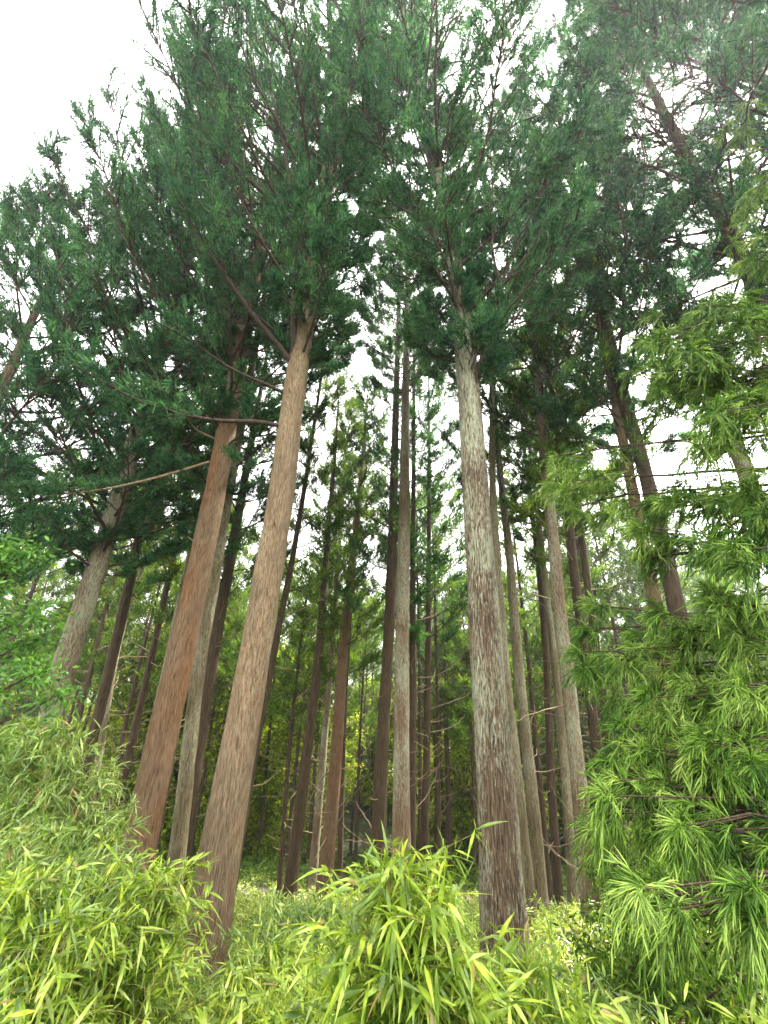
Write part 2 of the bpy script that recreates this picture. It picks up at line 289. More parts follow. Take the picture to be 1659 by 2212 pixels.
def cedar(name, label, ax, r, bark, z0, z1=None, nb=46, Lmax=2.6, seed=0, boughs=(), group=None, cat='tree', azbias=None,
          fol=CEDAR, sides=28, part_boughs=8, dead=0, hug=0, stub=0, **kw):
    rng = np.random.default_rng(seed)
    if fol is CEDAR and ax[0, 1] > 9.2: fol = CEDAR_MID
    root = thing(name, label, cat, ax[0], group); O = ax[0]
    a = Acc(); tube(a, ax, trunk_radius(ax, r), sides, 0, 0.022, rng); a.build('trunk', bark, root, O)
    crown = Acc(); zt = ax[-1, 2]; z1 = z1 or zt - 0.1
    hs = z0 + (z1 - z0) * (np.arange(nb) + rng.uniform(0, 1, nb)) / nb
    az = rng.uniform(0, 6.28) + np.arange(nb) * 2.399 + rng.uniform(-0.3, 0.3, nb)
    for i in range(nb):
        t = (hs[i] - z0) / (zt - z0)
        L = Lmax * min(1, 0.55 + t * 3.0) * (1 - max(0, t - 0.15) / 0.85) ** 0.5 * rng.uniform(0.7, 1.15) + 0.25
        A = az[i]
        if azbias is not None: L *= 1 + azbias[1] * math.cos(A - azbias[0])
        path = bough_path(interp_axis(ax, hs[i]), A, L, rng.uniform(0.05, 0.45) + 0.5 * t, rng.uniform(0.1, 0.45), rng)
        br = Acc() if i < part_boughs else crown
        tube(br, path, np.linspace(0.010 + 0.009 * L, 0.004, len(path)), 5, 0 if br is not crown else 1)
        if br is not crown: br.build('branch', BRANCH, root, O)
        foliage_on(crown, path, L, rng, **kw)
    for bp, br_r, mat, leafy in boughs:
        bp = np.array(bp); tt = np.linspace(0, 1, 14); ss = np.linspace(0, 1, len(bp))
        path = np.stack([np.interp(tt, ss, bp[:, k]) for k in range(3)], -1)
        for _ in range(2): path[1:-1] = path[1:-1] * 0.5 + (path[:-2] + path[2:]) * 0.25
        b = Acc(); tube(b, path, np.linspace(br_r, br_r * 0.3, 14), 8); b.build('branch', mat, root, O)
        Lb = float(np.linalg.norm(np.diff(path, axis=0), axis=1).sum())
        if leafy > 0: foliage_on(crown, path, Lb * 0.8, rng, **{**kw, 'K': int(kw.get('K', 15) * leafy), 't0': 0.28})
    for i in range(hug):                                    # short leafy shoots close to the trunk
        z = z0 - 0.4 + (zt - z0) * 0.75 * rng.uniform(); L = rng.uniform(0.35, 1.25)
        path = bough_path(interp_axis(ax, z), rng.uniform(0, 6.28), L, rng.uniform(-0.1, 0.5), rng.uniform(0, 0.3), rng)
        tube(crown, path, np.linspace(0.012, 0.004, len(path)), 4, 1); foliage_on(crown, path, L, rng, **{**kw, 'K': 9, 't0': 0.35})
    for i in range(stub):                                   # broken branch stubs
        z = rng.uniform(ax[0, 2] + 2.5, z0 + 1); rr_ = np.interp(z, ax[:, 2], trunk_radius(ax, r)); A = rng.uniform(PI, 2 * PI); p = interp_axis(ax, z) + np.array([math.cos(A), math.sin(A), 0]) * rr_ * 0.8
        tube(crown, bough_path(p, A, rng.uniform(0.06, 0.22), 0.2, 0.3, rng, 4), [0.016, 0.013, 0.010, 0.006], 6, 2)
    for i in range(dead):                                   # bare lower twigs on the trunk
        z = rng.uniform(ax[0, 2] + 1.5, z0); p = interp_axis(ax, z)
        path = bough_path(p, rng.uniform(0, 6.28), rng.uniform(0.6, 2.2), rng.uniform(-0.2, 0.4), rng.uniform(-0.1, 0.5), rng)
        tube(crown, path, np.linspace(0.016, 0.004, len(path)), 4, 2)
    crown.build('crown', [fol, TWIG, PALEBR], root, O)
    return root

def px(*pts): return [at(x, y, Y) for x, y, Y in pts]

# --- the big trees
ax = trunk_axis([(322, 1724), (379, 1474), (466, 1067), (523, 737)], 7.6, 23, None)
cedar('cedar_tree', 'thick reddish-brown cedar, left of the pair of big trunks, base behind bamboo', ax, 0.235, B_RED, 5.8, nb=95, Lmax=3.5, seed=1, hug=20, stub=5,
      azbias=(-PI*0.8, 0.25), boughs=[
      (px((452, 998, 7.6), (380, 1020, 7.2), (300, 1042, 6.8), (200, 1062, 6.4), (90, 1072, 6.0)), 0.035, PALEBR, 0.7),
      (px((468, 950, 7.6), (425, 930, 7.3), (400, 900, 7.0)), 0.03, PALEBR, 0.4),
      (px((500, 950, 7.6), (530, 1010, 7.0), (580, 1055, 6.7)), 0.015, BRANCH, 0.5)])
ax = trunk_axis([(400, 1724), (425, 1474), (468, 1237), (500, 1050)], 9.3, 21, None)
cedar('cedar_tree', 'slim mossy cedar close behind the right side of the thick reddish-brown trunk', ax, 0.14, B_MOSS, 3.6, nb=40, Lmax=2.2, seed=2)
ax = trunk_axis([(452, 1975), (494, 1724), (538, 1474), (582, 1237), (615, 1037), (652, 737), (680, 600), (700, 450)], 6.1, 26.5, None)
cedar('cedar_tree', 'tall greyish-pink cedar in front, with a dark limb rising beside its trunk, left of centre', ax, 0.225, B_PINK, 7.0, nb=110, Lmax=3.4, seed=3, hug=110, stub=6,
      azbias=(-PI*0.95, 0.58), boughs=[
      (px((637, 825, 6.1), (632, 700, 5.9), (640, 560, 5.6), (628, 430, 5.4), (620, 330, 5.2), (585, 200, 5.0)), 0.085, BRANCH, 1.3),
      (px((640, 800, 6.1), (600, 742, 5.8), (555, 695, 5.5), (500, 610, 5.2), (440, 520, 5.0), (350, 400, 4.8)), 0.065, BRANCH, 1.3),
      (px((632, 862, 6.1), (590, 835, 5.9), (500, 800, 5.6), (420, 740, 5.3), (330, 690, 5.1)), 0.035, BRANCH, 1.1),
      (px((622, 925, 6.1), (560, 908, 5.8), (480, 912, 5.5), (380, 895, 5.2), (280, 860, 4.9), (160, 790, 4.7)), 0.045, BRANCH, 1.4)])
ax = trunk_axis([(1087, 1975), (1073, 1724), (1052, 1474), (1038, 1237), (1023, 1037), (1010, 870), (1004, 737), (985, 600), (962, 425), (915, 280)], 6.0, 27, None)
cedar('cedar_tree', 'big cedar with pale green lichen flakes on its bark, right of centre, nearest trunk', ax, 0.225, B_LICH, 6.9, nb=95, Lmax=3.2, seed=4, hug=150, stub=6, azbias=(-PI * 0.33, 0.35), boughs=[
      (px((1016, 880, 5.9), (1030, 800, 5.8), (1070, 690, 5.6), (1080, 615, 5.4)), 0.05, BRANCH, 0.0),
      (px((1080, 615, 5.4), (1062, 540, 5.3), (1066, 450, 5.2), (1060, 330, 5.0)), 0.028, BRANCH, 1.1),
      (px((1080, 615, 5.4), (1110, 550, 5.3), (1130, 450, 5.2), (1120, 330, 5.0)), 0.025, BRANCH, 1.1),
      (px((1080, 618, 5.4), (1150, 540, 5.2), (1205, 430, 5.0), (1228, 330, 4.9)), 0.028, BRANCH, 1.1),
      (px((1030, 830, 5.9), (1060, 745, 5.8), (1120, 680, 5.7), (1190, 590, 5.6), (1240, 500, 5.5)), 0.035, BRANCH, 1.0),
      (px((960, 490, 6.0), (915, 480, 5.9), (850, 400, 5.8), (780, 320, 5.7), (740, 220, 5.6)), 0.03, BRANCH, 1.2),
      (px((950, 420, 6.0), (900, 350, 5.8), (840, 260, 5.6), (800, 130, 5.4)), 0.03, BRANCH, 1.2)])
ax = trunk_axis([(1145, 1975), (1123, 1724), (1096, 1474), (1075, 1187), (1067, 1037), (1061, 737)], 10.5, 22, None)
cedar('cedar_tree', 'slim pale brown cedar just behind the right edge of the lichen-flaked trunk', ax, 0.115, B_MOSS, 8.5, nb=34, Lmax=1.8, seed=5)
ax = trunk_axis([(1170, 1975), (1152, 1724), (1122, 1474), (1100, 1187), (1083, 1037), (1070, 850)], 12.5, 21, None)
cedar('cedar_tree', 'olive-brown cedar standing right of the slim pale trunk beside the lichen-flaked one', ax, 0.155, B_MOSS, 5.5, nb=38, Lmax=2.2, seed=6, dead=8)
ax = trunk_axis([(868, 1760), (869, 1574), (871, 1437), (876, 1137), (880, 887), (884, 600)], 11.5, 24.5, None)
cedar('cedar_tree', 'straight slender brown-grey cedar in the middle of the picture, rising above the bamboo tip', ax, 0.205, B_BROWN, 10.5, nb=64, Lmax=2.1, seed=7)
ax = trunk_axis([(1290, 2075), (1260, 1774), (1232, 1524), (1204, 1287), (1190, 1137), (1173, 962), (1157, 762), (1128, 550)], 9.5, 27, None)
cedar('cedar_tree', 'reddish-brown cedar left of the near cedar boughs, base in the low bamboo', ax, 0.145, B_BROWN, 7.0, nb=66, Lmax=3.0, seed=8, hug=40, dead=6)
ax = trunk_axis([(1243, 2050), (1233, 1824), (1213, 1574), (1190, 1350)], 14, 21, None)
cedar('cedar_tree', 'grey cedar peeping out behind the left edge of the reddish-brown right-hand trunk', ax, 0.13, B_MOSS, 5.5, nb=34, Lmax=2.0, seed=9)
ax = trunk_axis([(1600, 1900), (1397, 1037), (1360, 912), (1322, 762), (1275, 550), (1240, 400)], 8.0, 27, None)
cedar('cedar_tree', 'dark mossy cedar leaning in above the near green boughs on the right', ax, 0.155, B_DARK, 6.3, nb=80, Lmax=3.3, seed=10, hug=40)
ax = trunk_axis([(1655, 690), (1612, 580), (1580, 510), (1545, 450), (1495, 370), (1455, 300)], 5.6, 25, None)
cedar('cedar_tree', 'cedar trunk slanting up through the bright gap at the upper right edge', ax, 0.16, B_DARK, 7.5, nb=85, Lmax=3.0, seed=11)
ax = trunk_axis([(1790, 480), (1600, 240), (1560, 190), (1510, 120), (1455, 60)], 6.0, 30, None)
cedar('cedar_tree', 'topmost slanting cedar trunk in the upper right corner above the sun gap', ax, 0.17, B_DARK, 10.0, nb=90, Lmax=3.2, seed=12)
ax = trunk_axis([(1640, 1120), (1607, 1020), (1567, 930), (1530, 850)], 7.0, 20, None)
cedar('cedar_tree', 'pale cedar trunk showing between near boughs at the right edge, mid height', ax, 0.15, B_BROWN, 6.3, nb=40, Lmax=2.4, seed=13)
ax = trunk_axis([(125, 1500), (145, 1400), (205, 1252), (235, 1150)], 8.5, 21, None)
cedar('cedar_tree', 'leftmost visible trunk, grey-brown cedar with broken stubs rising from pale bamboo', ax, 0.21, B_BROWN, 3.2, nb=130, Lmax=3.6, seed=14, hug=50, dead=5, azbias=(-PI * 0.6, 0.2))
ax = trunk_axis([(232, 1462), (280, 1252), (310, 1100)], 11.5, 24, None)
cedar('cedar_tree', 'narrow dark cedar second from the left, between two thicker trunks', ax, 0.13, B_DARK, 3.5, nb=60, Lmax=2.8, seed=15, dead=4)
ax = trunk_axis([(400, 1800), (462, 1387), (490, 1237)], 12.5, 20, None)
cedar('cedar_tree', 'dark shaded cedar seen in the gap between the reddish and greyish-pink trunks', ax, 0.19, B_DARK, 3.0, nb=40, Lmax=2.3, seed=16, dead=6)
ax = trunk_axis([(-260, 1400), (-60, 1000), (70, 700)], 7.0, 14.5, None)
cedar('cedar_tree', 'younger cedar at the left edge whose wispy boughs hang into the picture', ax, 0.15, B_BROWN, 1.4, nb=70, Lmax=2.9, seed=17, azbias=(-0.2, 0.25), boughs=[
      (px((20, 830, 7.0), (140, 755, 6.3), (90, 690, 6.0), (20, 600, 5.7), (-20, 540, 5.5)), 0.02, PALEBR, 0.5)])
ax = trunk_axis([(2100, 900), (1860, 480), (1730, 300)], 4.8, 25, None)
cedar('cedar_tree', 'cedar beyond the top right corner, only its dark outer boughs in the picture', ax, 0.17, B_DARK, 9.0, nb=90, Lmax=3.6, seed=18, azbias=(PI * 0.85, 0.3))
# --- the middle distance
mid = [
 ('slender dark cedar just right of the greyish-pink trunk', [(531, 1730), (564, 1552), (603, 1352), (637, 1174)], 12.5, 0.12, 19, 1.5, B_DARK, 0.55),
 ('dark brown cedar between the greyish-pink trunk and a tan trunk, bare twigs on it', [(628, 1907), (643, 1796), (668, 1596), (692, 1396), (703, 1250)], 15, 0.2, 17, 1.5, B_DARK, 0.55),
 ('tan sunlit cedar trunk left of the dark central trunk, foliage over its middle', [(701, 1899), (721, 1685), (741, 1396), (768, 1152)], 16, 0.26, 18, -1.0, B_RED, 0.3),
 ('thin tan cedar trunk at the left side of the wider tan trunk', [(676, 1885), (692, 1685), (712, 1450)], 19, 0.17, 20, 2.0, B_BROWN, 0.5),
 ('dark thick cedar with low foliage immediately left of the central slender trunk', [(817, 1863), (823, 1641), (840, 1400), (848, 1152)], 13.5, 0.22, 27, 0.5, B_DARK, 0.3),
 ('dark cedar hidden close behind the right side of the central slender trunk', [(889, 1774), (892, 1550), (893, 1152)], 14.5, 0.13, 25, 2.5, B_DARK, 0.4),
 ('black-looking thin cedar between the central trunk and the lichen-flaked one', [(916, 1863), (924, 1596), (929, 1152)], 15.5, 0.14, 20, -0.5, B_DARK, 0.35),
 ('dark cedar leaning slightly, right of the olive-brown trunk, seen against sky', [(1190, 1700), (1178, 1400), (1165, 1240), (1152, 1130)], 15, 0.14, 20, 1.5, B_DARK, 0.4),
 ('left one of two thin parallel dark cedars against sky above the near boughs', [(1290, 1600), (1243, 1300), (1225, 1162)], 14.0, 0.12, 19, 2.0, B_DARK, 0.5),
 ('right one of two thin parallel dark cedars against sky above the near boughs', [(1310, 1600), (1262, 1310), (1247, 1162)], 14.5, 0.13, 19, 2.2, B_DARK, 0.5),
 ('brown cedar trunk below the lowest near bough, left one of two there', [(1345, 2150), (1335, 1990), (1320, 1850)], 10, 0.13, 20, 3.0, B_DARK, 0.4),
 ('brown cedar trunk below the lowest near bough, right one of two there', [(1376, 2150), (1366, 1990), (1350, 1850)], 10.6, 0.12, 20, 3.0, B_DARK, 0.4),
 ('reddish cedar trunk in the bottom right corner, in front of dark woods', [(1577, 2212), (1545, 1974), (1530, 1890)], 8.2, 0.155, 20, 3.8, B_RED, 0.4),
 ('thin brown cedar in the shade left of the thick reddish-brown trunk', [(240, 1800), (275, 1650), (318, 1462), (360, 1277)], 14, 0.13, 18, 0.5, B_DARK, 0.4),
 ('slim cedar touching the left side of the thick reddish-brown trunk', [(290, 1790), (322, 1600), (352, 1474), (390, 1290)], 13, 0.12, 18, 2.0, B_BROWN, 0.4),
 ('thin leaning cedar between the narrow dark one and the reddish-brown trunk', [(205, 1700), (255, 1387), (300, 1252)], 15, 0.10, 17, 1.5, B_MOSS, 0.5),
]
for i, (lab, pix, Y, r, H, z0, bk, low) in enumerate(mid):
    ax = trunk_axis(pix, Y, H + 2, None)
    cedar('cedar_tree', lab, ax, r * 0.86, bk, z0 + 1.5, nb=52 if i in (2, 4, 5, 6) else 40, Lmax=2.2 if i in (1, 2, 4, 5, 6) else 1.8, seed=30 + i, fol=CEDAR if bk is B_DARK and i in (2, 4, 5, 6) else CEDAR_FAR, sides=14,
          part_boughs=4, K=12, sprays=4, q=10, sl=0.21, sw=0.0125, dead=14)

# --- cedars deep in the stand: copies of a few built trees
def copy_tree(o, loc, rz, s, label, group):
    r = o.copy(); C.collection.objects.link(r); r.location = loc; r.rotation_euler = (0, 0, rz); r.scale = s
    r['label'] = label; r['group'] = group
    for ch in o.children:
        c = ch.copy(); C.collection.objects.link(c); c.parent = r
    return r
rs = random.Random(5)
protos = []
FL = 'thin dark trunk among many deep in the shaded cedar stand'; FG = 'thin cedars deep in the stand'
spots = []
tries = 0
while len(spots) < 125 and tries < 9000:
    tries += 1
    y = rs.uniform(18, 42); x = rs.uniform(-1.0, 1.0) * y * 1.0
    if all((x - a) ** 2 + (y - b) ** 2 > 1.5 for a, b in spots): spots.append((x, y))
for i, (x, y) in enumerate(spots):
    z = float(ground_z(x, y)) - 0.1
    if i < 4:
        H = 15 + i; zz = np.linspace(0, H, 40)
        ax = np.stack([0.15 * np.sin(zz * 0.2 + i) + x, 0.1 * np.sin(zz * 0.25 + i) + y, zz + z], -1)
        ax[:, 0] += x - ax[0, 0]; ax[:, 1] += y - ax[0, 1]
        protos.append(cedar('cedar_tree', FL, ax, 0.095, B_DARK, z + 5.5 + 2.0 * i, nb=34, Lmax=2.1, seed=70 + i, group=FG, fol=CEDAR_FAR, sides=8, part_boughs=3,
                            K=10, sprays=3, q=8, sl=0.30, sw=0.019, dead=16))
    else:
        s = rs.uniform(0.85, 1.15)
        copy_tree(protos[i % 4], (x, y, z), rs.uniform(0, 6.28), (s * rs.uniform(0.8, 1.15), s, s * rs.uniform(0.9, 1.05)), FL, FG)

# --- sunlit broadleaf trees beyond the stand
def leafy_tree(name, label, loc, H, R, seed, fol, n=16000, group=None, ls=0.2, lw=0.07, trunk_r=0.1, mat=B_MOSS, low=0.05, clumps=46):
    rng = np.random.default_rng(seed); root = thing(name, label, 'tree', loc, group); loc = np.array(loc, float)
    zz = np.linspace(0, H * 0.85, 20); ax = np.stack([0.1 * np.sin(zz), 0.1 * np.cos(zz * 0.8), zz], -1) + loc
    a = Acc(); tube(a, ax, np.linspace(trunk_r, 0.02, 20), 8); a.build('trunk', mat, root, loc)
    c = Acc(); t = rng.uniform(low, 1, clumps); rr = R * np.sqrt(np.clip(np.sin(np.clip(t * 0.9 + 0.08, 0, 1) * PI), 0.05, 1)) * rng.uniform(0.35, 1, clumps)
    th = rng.uniform(0, 6.28, clumps); cc = np.stack([rr * np.cos(th), rr * np.sin(th), t * H], -1) + loc
    for k in range(clumps):
        b0 = interp_axis(ax, max(ax[0, 2], cc[k, 2] - rr[k] * 0.6))
        tube(c, np.linspace(0, 1, 5)[:, None] * (cc[k] - b0) + b0, np.linspace(0.03, 0.008, 5), 3, 1)
    per = n // clumps; P = np.repeat(cc, per, 0); N = len(P)
    v = rng.normal(size=(N, 3)); P = P + v * np.array([0.30, 0.30, 0.2]) * R * 0.5
    D = nrm(v * 0.5 + rng.normal(size=(N, 3)) * 0.8); be = np.zeros((N, 3)); be[:, 2] = -0.2
    strands(c, P, D, ls * rng.uniform(0.6, 1.3, N), lw * rng.uniform(0.7, 1.2, N), be, [0.2, 1, 0.1], 2, 0, rng)
    c.build('crown', [fol, TWIG], root, loc)
    return root
GL = 'sunlit yellow-green tree glowing behind the dark cedar trunks'; GG = 'sunlit trees beyond the stand'
bp = []
for i in range(46):
    y = rs.uniform(28, 46); x = (i / 45 * 2 - 1) * y * 1.05 + rs.uniform(-1.5, 1.5); z = float(ground_z(x, y)) - 0.1
    if i < 3: bp.append(leafy_tree('broadleaf_tree', GL, (x, y, z), 10 + 1.5 * i, 3.2, 90 + i, BRIGHT, group=GG, ls=0.26, lw=0.07, clumps=80))
    else:
        s = rs.uniform(0.75, 1.25); copy_tree(bp[i % 3], (x, y, z), rs.uniform(0, 6.28), (s, s, s * rs.uniform(0.8, 1.2)), GL, GG)
p = at(40, 1480, 5.6); g = float(ground_z(p[0], 5.6))
leafy_tree('broadleaf_tree', 'small bright green leafy tree at the left edge below the cedar boughs', (p[0] - 0.9, 6.0, g), 4.9, 1.0, 97, BROAD, n=9000, ls=0.10, lw=0.022, trunk_r=0.06)

for k, (sx, sy, sY, h, R_, lab) in enumerate([
    (1400, 2120, 6.0, 1.3, 0.7, 'low dark shrub under the lowest near bough, between two brown trunks and the bamboo'),
    (1500, 2150, 5.2, 1.2, 0.8, 'dark leafy shrub left of the reddish trunk in the bottom right corner'),
    (1620, 2170, 4.6, 1.1, 0.8, 'greyish leafy shrub right of the reddish trunk at the bottom right corner'),
    (1440, 2200, 4.0, 0.7, 0.7, 'shrub at the very bottom edge, right of the small bamboo sprig'),
    (1560, 2060, 8.0, 1.8, 1.0, 'shaded shrub behind the hanging near boughs, lower right'),
    (1380, 2040, 9.0, 1.8, 1.0, 'shaded shrub behind the two brown trunks, lower right')]):
    p = at(sx, sy, sY); g = float(ground_z(p[0], p[1])) - 0.05
    leafy_tree('shrub', lab, (p[0], p[1], g), h, R_, 500 + k, CEDAR_FAR if k != 2 else BAMBOO_PALE, n=3200, ls=0.09, lw=0.012, trunk_r=0.02, clumps=24)
# ------------------------------------------------------------------ near cedar on the right, its boughs hanging into view
def mop(acc, P, D, rng, n=26, size=0.3, w=0.0048):
    "a tuft of cedar shoots round the tip of a twig: each shoot with forked side shoots"
    d = nrm(D + rng.normal(size=(n, 3)) * 0.75 + np.array([0, 0, 0.15])); L = size * rng.uniform(0.6, 1.25, n)
    be = np.zeros((n, 3)); be[:, 2] = -rng.uniform(0.3, 1.1, n)
    P0 = P + D * rng.uniform(-0.5, 0.25, (n, 1)) * size
    strands(acc, P0, d, L, w * rng.uniform(0.7, 1.1, n), be, [0.6, 0.9, 1.0, 0.9, 0.3], 3, 0, rng)
    k = 10; s = np.tile(np.linspace(0.12, 0.9, k), n)[:, None]; i = np.repeat(np.arange(n), k)
    Q = P0[i] + d[i] * L[i, None] * s + be[i] * L[i, None] * s ** 2
    tn = nrm(d[i] + 2 * be[i] * s); sd_ = nrm(np.cross(tn, rng.normal(size=(n * k, 3))))
    d2 = nrm(tn + sd_ * rng.uniform(0.35, 0.7, (n * k, 1))); b2 = tn * 0.35; b2[:, 2] -= 0.1
    strands(acc, Q, d2, L[i] * rng.uniform(0.3, 0.5, n * k) * (1.1 - 0.5 * s[:, 0]), w * 0.85 * rng.uniform(0.8, 1.1, n * k), b2, [0.7, 1.0, 0.3], 3, 0, rng)

def near_cedar():
    rng = np.random.default_rng(200)
    bx, by = 5.7, 2.3; gz = float(ground_z(bx, by)) - 0.1
    zz = np.linspace(0, 11, 50); ax = np.stack([bx + 0.05 * np.sin(zz), by + 0.03 * zz, zz + gz], -1)
    root = thing('cedar_tree', 'nearest cedar on the right, its bright drooping boughs filling the right side', 'tree', ax[0])
    O = ax[0]; a = Acc(); tube(a, ax, trunk_radius(ax, 0.17), 20, 0, 0.02, rng); a.build('trunk', B_DARK, root, O)
    # each bough: where its tip tufts stand in view (picture point, distance, spread in x and y of the picture)
    tufts = [
     (1450, 1700, 3.1, 90, 80, 9), (1370, 1620, 3.4, 60, 60, 6), (1540, 1640, 3.0, 80, 70, 8), (1330, 1740, 3.2, 45, 50, 4), (1500, 1790, 2.9, 60, 45, 5),
     (1405, 1930, 2.7, 60, 35, 5), (1450, 1980, 2.6, 45, 30, 3),
     (1630, 1880, 2.5, 40, 70, 4), (1640, 2000, 2.5, 30, 40, 3),
     (1560, 1330, 3.2, 90, 80, 9), (1450, 1400, 3.5, 90, 70, 8), (1320, 1430, 3.9, 70, 60, 7), (1400, 1200, 3.7, 60, 80, 6), (1600, 1200, 3.0, 60, 80, 7), (1290, 1350, 4.3, 40, 40, 4),
     (1500, 1500, 3.4, 90, 60, 7), (1620, 1480, 3.0, 50, 80, 6), (1350, 1530, 3.9, 70, 50, 5), (1540, 1560, 3.2, 70, 40, 5),
     (1500, 760, 3.2, 80, 60, 13), (1590, 700, 3.0, 60, 60, 10), (1480, 850, 3.3, 70, 60, 12), (1590, 880, 3.0, 60, 60, 12), (1440, 720, 3.5, 40, 40, 6), (1640, 800, 2.9, 30, 90, 8), (1530, 960, 3.2, 50, 30, 5),
     (1220, 1050, 4.6, 50, 40, 6), (1290, 1080, 4.4, 40, 45, 5), (1200, 990, 4.8, 40, 30, 3),
     (1630, 420, 3.6, 50, 80, 6), (1600, 300, 4.0, 50, 60, 5), (1650, 560, 3.3, 40, 60, 5), (1440, 1100, 3.6, 60, 40, 7), (1560, 1120, 3.2, 60, 50, 9), (1650, 1100, 2.8, 30, 80, 9),
    ]
    crown = Acc()
    for (x, y, Y, sx, sy, n) in tufts:
        c = at(x, y, Y)
        hz = np.clip(c[2] - 0.30 * np.hypot(c[0] - bx, c[1] - by) + 0.25, gz + 1, gz + 13); p0 = interp_axis(ax, hz)
        t = np.linspace(0, 1, 12)[:, None]; path = p0 * (1 - t) + c * t + np.array([0, 0, 1]) * np.sin(t * PI) * 0.22 + rng.normal(size=(12, 3)) * 0.02 * t
        b = Acc(); tube(b, path, np.linspace(0.03, 0.008, 12), 6); b.build('branch', BRANCH, root, O)
        for k in range(n):
            q = at(x + rng.normal() * sx * 0.55, y + rng.normal() * sy * 0.55, Y + rng.normal() * 0.22)
            s0 = path[rng.integers(6, 11)]
            mid_ = (s0 + q) / 2 + np.array([0, 0, 0.06]); tw = np.array([s0, (s0 + mid_) / 2, mid_, (mid_ + q) / 2, q])
            tube(crown, tw, np.linspace(0.008, 0.004, 5), 4, 1)
            D = nrm(q - s0); mop(crown, q, nrm(D + np.array([-0.1, -0.2, 0.2])), rng, n=19, size=0.19)
            for f in (0.35, 0.7):
                mop(crown, s0 * (1 - f) + q * f, nrm(D + rng.normal(size=3) * 0.4), rng, n=8, size=0.18)
    # the rest of the crown, above and to the right of the picture
    for i in range(22):
        hz = gz + 2.5 + i * 0.36; A = rng.uniform(-1.6, 1.3); L = 1.8 * (1 - i / 34)
        path = bough_path(interp_axis(ax, hz), A, L, 0.1, 0.1, rng); tube(crown, path, np.linspace(0.03, 0.006, 9), 5, 1)
        foliage_on(crown, path, L, rng, K=16, sprays=4, q=11, sl=0.16, sw=0.008, droop=0.1)
    for i in range(20):
        path = bough_path(interp_axis(ax, gz + rng.uniform(4.0, 7.0)), rng.uniform(0, 6.28), rng.uniform(0.4, 1.0), 0.2, 0.2, rng); tube(crown, path, np.linspace(0.012, 0.004, 9), 4, 1)
        foliage_on(crown, path, 0.7, rng, K=11, sprays=4, q=10, sl=0.15, sw=0.008)
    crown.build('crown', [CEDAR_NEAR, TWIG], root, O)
near_cedar()

# ------------------------------------------------------------------ bamboo
def bamboo(name, label, tips, seed, fol, L=0.17, W=0.011, cat='bamboo', group=None, fans=10, per=7, down=1.2):
    "a clump of arching culms: tips = (point, ground offset) list"
    rng = np.random.default_rng(seed); tips = [np.asarray(t, float) for t in tips]
    c = np.mean(tips, axis=0); by = c[1] + 0.25; bx = c[0]; O = np.array([bx, by, float(ground_z(bx, by)) - 0.05])
    root = thing(name, label, cat, O, group); cu = Acc(); lf = Acc()
    FP, FD = [], []
    for tp in tips:
        b = np.array([bx + (tp[0] - bx) * 0.55 + rng.normal() * 0.06, tp[1] + 0.2 + rng.normal() * 0.08, 0]); b[2] = float(ground_z(b[0], b[1])) - 0.05
        t = np.linspace(0, 1, 14)[:, None]
        top = tp + np.array([0, 0, 0.10]); path = b * (1 - t) + top * t; path[:, 2:] += 0.05 * min(1.5, tp[2] - b[2]) * np.sin(t * PI) ; path[:, :2] += (tp - b)[:2] * (t ** 2 - t) * 0.5
        path[:, 2:] -= 0.10 * t ** 4
        tube(cu, path, np.linspace(0.007, 0.0015, 14), 5)
        h = tp[2] - b[2]; T = nrm(np.gradient(path, axis=0))
        nf = max(4, int(fans * min(h, 2.2) * 2.3)); s = 1 - rng.uniform(0, 1, nf) ** 1.0 * min(0.9, down / max(h, 0.4)); s[:3] = (1.0, 0.97, 0.93)
        f = s * 13; i = np.minimum(f.astype(int), 12); P = path[i] + (path[i + 1] - path[i]) * (f - i)[:, None]
        a = rng.uniform(0, 6.28, nf); d = nrm(T[i] * 0.35 + np.stack([np.cos(a), np.sin(a), rng.uniform(-0.1, 0.6, nf)], -1)); ln = rng.uniform(0.05, 0.30, nf); ln[:2] = 0.02
        bend = np.zeros((nf, 3)); bend[:, 2] = -0.25
        strands(cu, P, d, ln, np.full(nf, 0.0016), bend, [1, 0.8, 0.6], 3, 0, rng)
        e = P + d * ln[:, None] + bend * ln[:, None]; FP.append(e); FD.append(nrm(d + 2 * bend * 0.6))
        e2 = P + (d * 0.5 + bend * 0.25) * ln[:, None]; FP.append(e2[::2]); FD.append(nrm(d + rng.normal(size=d.shape) * 0.4)[::2])
    P = np.concatenate(FP); D = np.concatenate(FD); n = len(P)
    keep = rng.uniform(size=n) < 0.55 + 0.45 * np.sin(P[:, 0] * 9 + P[:, 2] * 7 + seed) ** 2; P, D = P[keep], D[keep]; n = len(P)
    P = np.repeat(P, per, 0); D = np.repeat(D, per, 0); N = len(P)
    D = nrm(D * 0.8 + rng.normal(size=(N, 3)) * 0.85 + np.array([0, 0, -0.3])); be = np.zeros((N, 3)); be[:, 2] = -rng.uniform(0.0, 0.38, N)
    strands(lf, P + rng.normal(size=(N, 3)) * 0.01, D, L * rng.uniform(0.35, 1.35, N), W * rng.uniform(0.6, 1.15, N), be, [0.12, 0.8, 1.0, 0.75, 0.4, 0.02], 'leaf', 0, rng, fold=0.25)
    cu.build('culm', CULM, root, O); lf.build('foliage', fol, root, O)
    return root
rb = np.random.default_rng(7)
